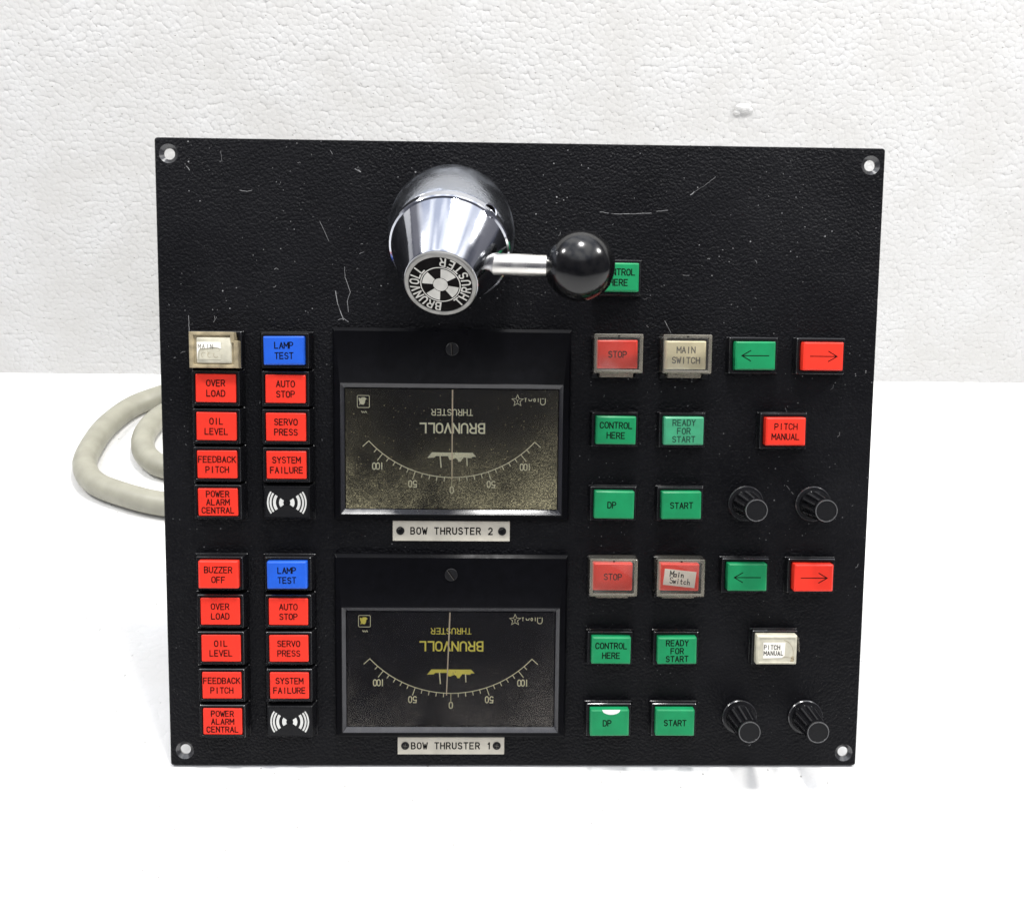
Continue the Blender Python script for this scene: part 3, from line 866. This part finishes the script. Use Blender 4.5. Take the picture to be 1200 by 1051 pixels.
b0, b1 = bring(36.8, 0), fring(34.6, -1.2)
def bulge(t):
    lp = mixl(b0, b1, t); c = sum(lp, Vector()) / len(lp)
    k = 1 + .058 * math.sin(PI * t) ** .8
    return [c + (p - c) * k for p in lp]
mb.loft([b0] + [bulge(t) for t in (.04, .12, .22, .34, .46, .58, .7, .82, .92)] + [b1, fring(34.0, -.5), fring(33.0, -.7), fring(31, -2.0), fring(28, -2.0)], 'chromebase')
lever = mb.build("control_lever", panel, (LX, LY, 0), sharp=40)
mb = MB()
mb.loft([fring(30, -1.8), fring(33.6, .3), fring(34.7, .5), fring(35.4, 1.2), fring(35.6, 5.6), fring(35.1, 6.5), fring(34.0, 7.0), fring(21.2, 39.0), fring(20.6, 40.0), fring(19.5, 40.2)], 'chrome')
head = mb.build("lever_head", lever, sharp=28)
# drilled screw hole in the collar band
hp = FR @ Vector((34.6 * math.cos(math.radians(48)), 34.6 * math.sin(math.radians(48)), 3.6))
hd = (FR.to_3x3() @ Vector((math.cos(math.radians(48)), math.sin(math.radians(48)), .35))).normalized()
q = hd.to_track_quat('Z', 'Y').to_matrix().to_4x4(); q.translation = hp
mb = MB()
mb.lathe([(4.6, -2.5), (4.6, .5), (4.2, .9), (3.6, .6), (3.4, -1.2), (1.6, -1.4)], 'chrome', seg=28, frame=q, mats=['chrome', 'chrome', 'chrome', 'ink', 'ink', 'ink'])
mb.build("screw_hole", lever)
# badge
mb = MB()
mb.loft([fring(20.4, 39.6), fring(20.4, 41.6), fring(19.8, 42.2), fring(17.9, 42.2), fring(17.7, 41.7)], 'badgerim', mats=['badgerim'] * 4 + ['ink'])
def disc_xf(z): return FR @ Matrix.Translation((0, 0, z))
X = disc_xf(41.76)
def sector(a0, a1, r0, r1, mat, zz=0.0):
    n = max(2, int(abs(a1 - a0) / 6))
    for i in range(n):
        t0 = math.radians(a0 + (a1 - a0) * i / n); t1 = math.radians(a0 + (a1 - a0) * (i + 1) / n)
        pts = [(r0 * math.cos(t0), r0 * math.sin(t0)), (r1 * math.cos(t0), r1 * math.sin(t0)), (r1 * math.cos(t1), r1 * math.sin(t1)), (r0 * math.cos(t1), r0 * math.sin(t1))]
        mb.face([mb.bm.verts.new(X @ Vector((p[0], p[1], zz))) for p in pts], mat)
sector(0, 360, 10.7, 11.3, 'badge')
for a0, a1 in ((32, 88), (133, 179), (218, 267), (-51, -6)): sector(a0, a1, 4.4, 10.2, 'badge')
sector(0, 360, .05, 4.1, 'badge')
def ring_text(txt, a0, a1, rm, hgt, inward):
    n = len(txt)
    for i, ch in enumerate(txt):
        an = a0 + (a1 - a0) * i / (n - 1)
        t = math.radians(an)
        rot = an - 90 if not inward else an + 90
        rr = math.radians(rot); k = hgt / 6
        for st in split_sharp(G[ch]):
            pts = []
            for x, y in st:
                lx, ly = (x - 2) * k * .84, (y - 3) * k
                pts.append((rm * math.cos(t) + lx * math.cos(rr) - ly * math.sin(rr), rm * math.sin(t) + lx * math.sin(rr) + ly * math.cos(rr)))
            ZI[0] = (ZI[0] + 1) % 7
            mb.ribbon(pts, .88, .012 * ZI[0], 'badge', xf=X)
ring_text("BRUNVOLL", -97, -219, 14.5, 4.8, False)
ring_text("THRUSTER", -46, 84, 14.5, 4.8, True)
badge = mb.build("round_badge", lever, sharp=28)
# rod and ball
rd = Vector((1, 0, 0)); rd = (rd - ax * rd.dot(ax)).normalized()
rd = (rd + Vector((0, .045, -.02))).normalized()
r0 = c1 + ax * 19.5
RB = Matrix.Identity(4)
qr = rd.to_track_quat('Z', 'Y').to_matrix().to_4x4(); qr.translation = r0
mb = MB()
mb.lathe([(8.0, 14), (8.0, 22.4), (6.6, 23.6), (6.1, 24.2), (6.1, 60)], 'steel', seg=36, frame=qr)
mb.build("lever_rod", lever)
mb = MB()
prof = []
for i in range(0, 29):
    a = PI * (0.09 + 0.91 * i / 28)
    prof.append((max(.02, 20.0 * math.sin(a)), 76.0 - 20.0 * math.cos(a)))
mb.lathe(prof, 'ball', seg=56, frame=qr)
mb.build("ball_grip", lever)

# ------------------------------------------------------------------ cable behind the panel
def catmull(P, n=10):
    out = []
    for i in range(len(P) - 1):
        p0, p1, p2, p3 = P[max(i - 1, 0)], P[i], P[i + 1], P[min(i + 2, len(P) - 1)]
        for k in range(n):
            t = k / n
            out.append(tuple(0.5 * ((2 * p1[j]) + (-p0[j] + p2[j]) * t + (2 * p0[j] - 5 * p1[j] + 4 * p2[j] - p3[j]) * t * t + (-p0[j] + 3 * p1[j] - 3 * p2[j] + p3[j]) * t ** 3) for j in range(3)))
    out.append(P[-1]); return out
r = .0108
path = [(-.20, .335, r), (-.27, .345, r), (-.3147, .350, r), (-.3359, .365, r), (-.3492, .388, r), (-.3548, .4199, r), (-.347, .455, r), (-.318, .482, r), (-.27, .497, r), (-.20, .492, r * 1.6),
        (-.13, .46, r * 2.2), (-.12, .40, r * 2.6), (-.15, .335, r * 2.4), (-.20, .29, r * 1.4), (-.25, .283, r), (-.3033, .289, r), (-.3461, .306, r), (-.3746, .3243, r), (-.3910, .3494, r), (-.3972, .3775, r), (-.3975, .4226, r),
        (-.3866, .4642, r), (-.3673, .490, r), (-.335, .515, r), (-.29, .533, r), (-.22, .54, r), (-.12, .53, r), (.0, .52, r)]
mb = MB()
mb.tube(catmull(path, 12), r, 'cable', 24)
cb = mb.build("cable", None, scale=1.0)
cb["label"] = "thick ivory cable looped on the white table behind the panel's left edge"
cb["category"] = "cable"
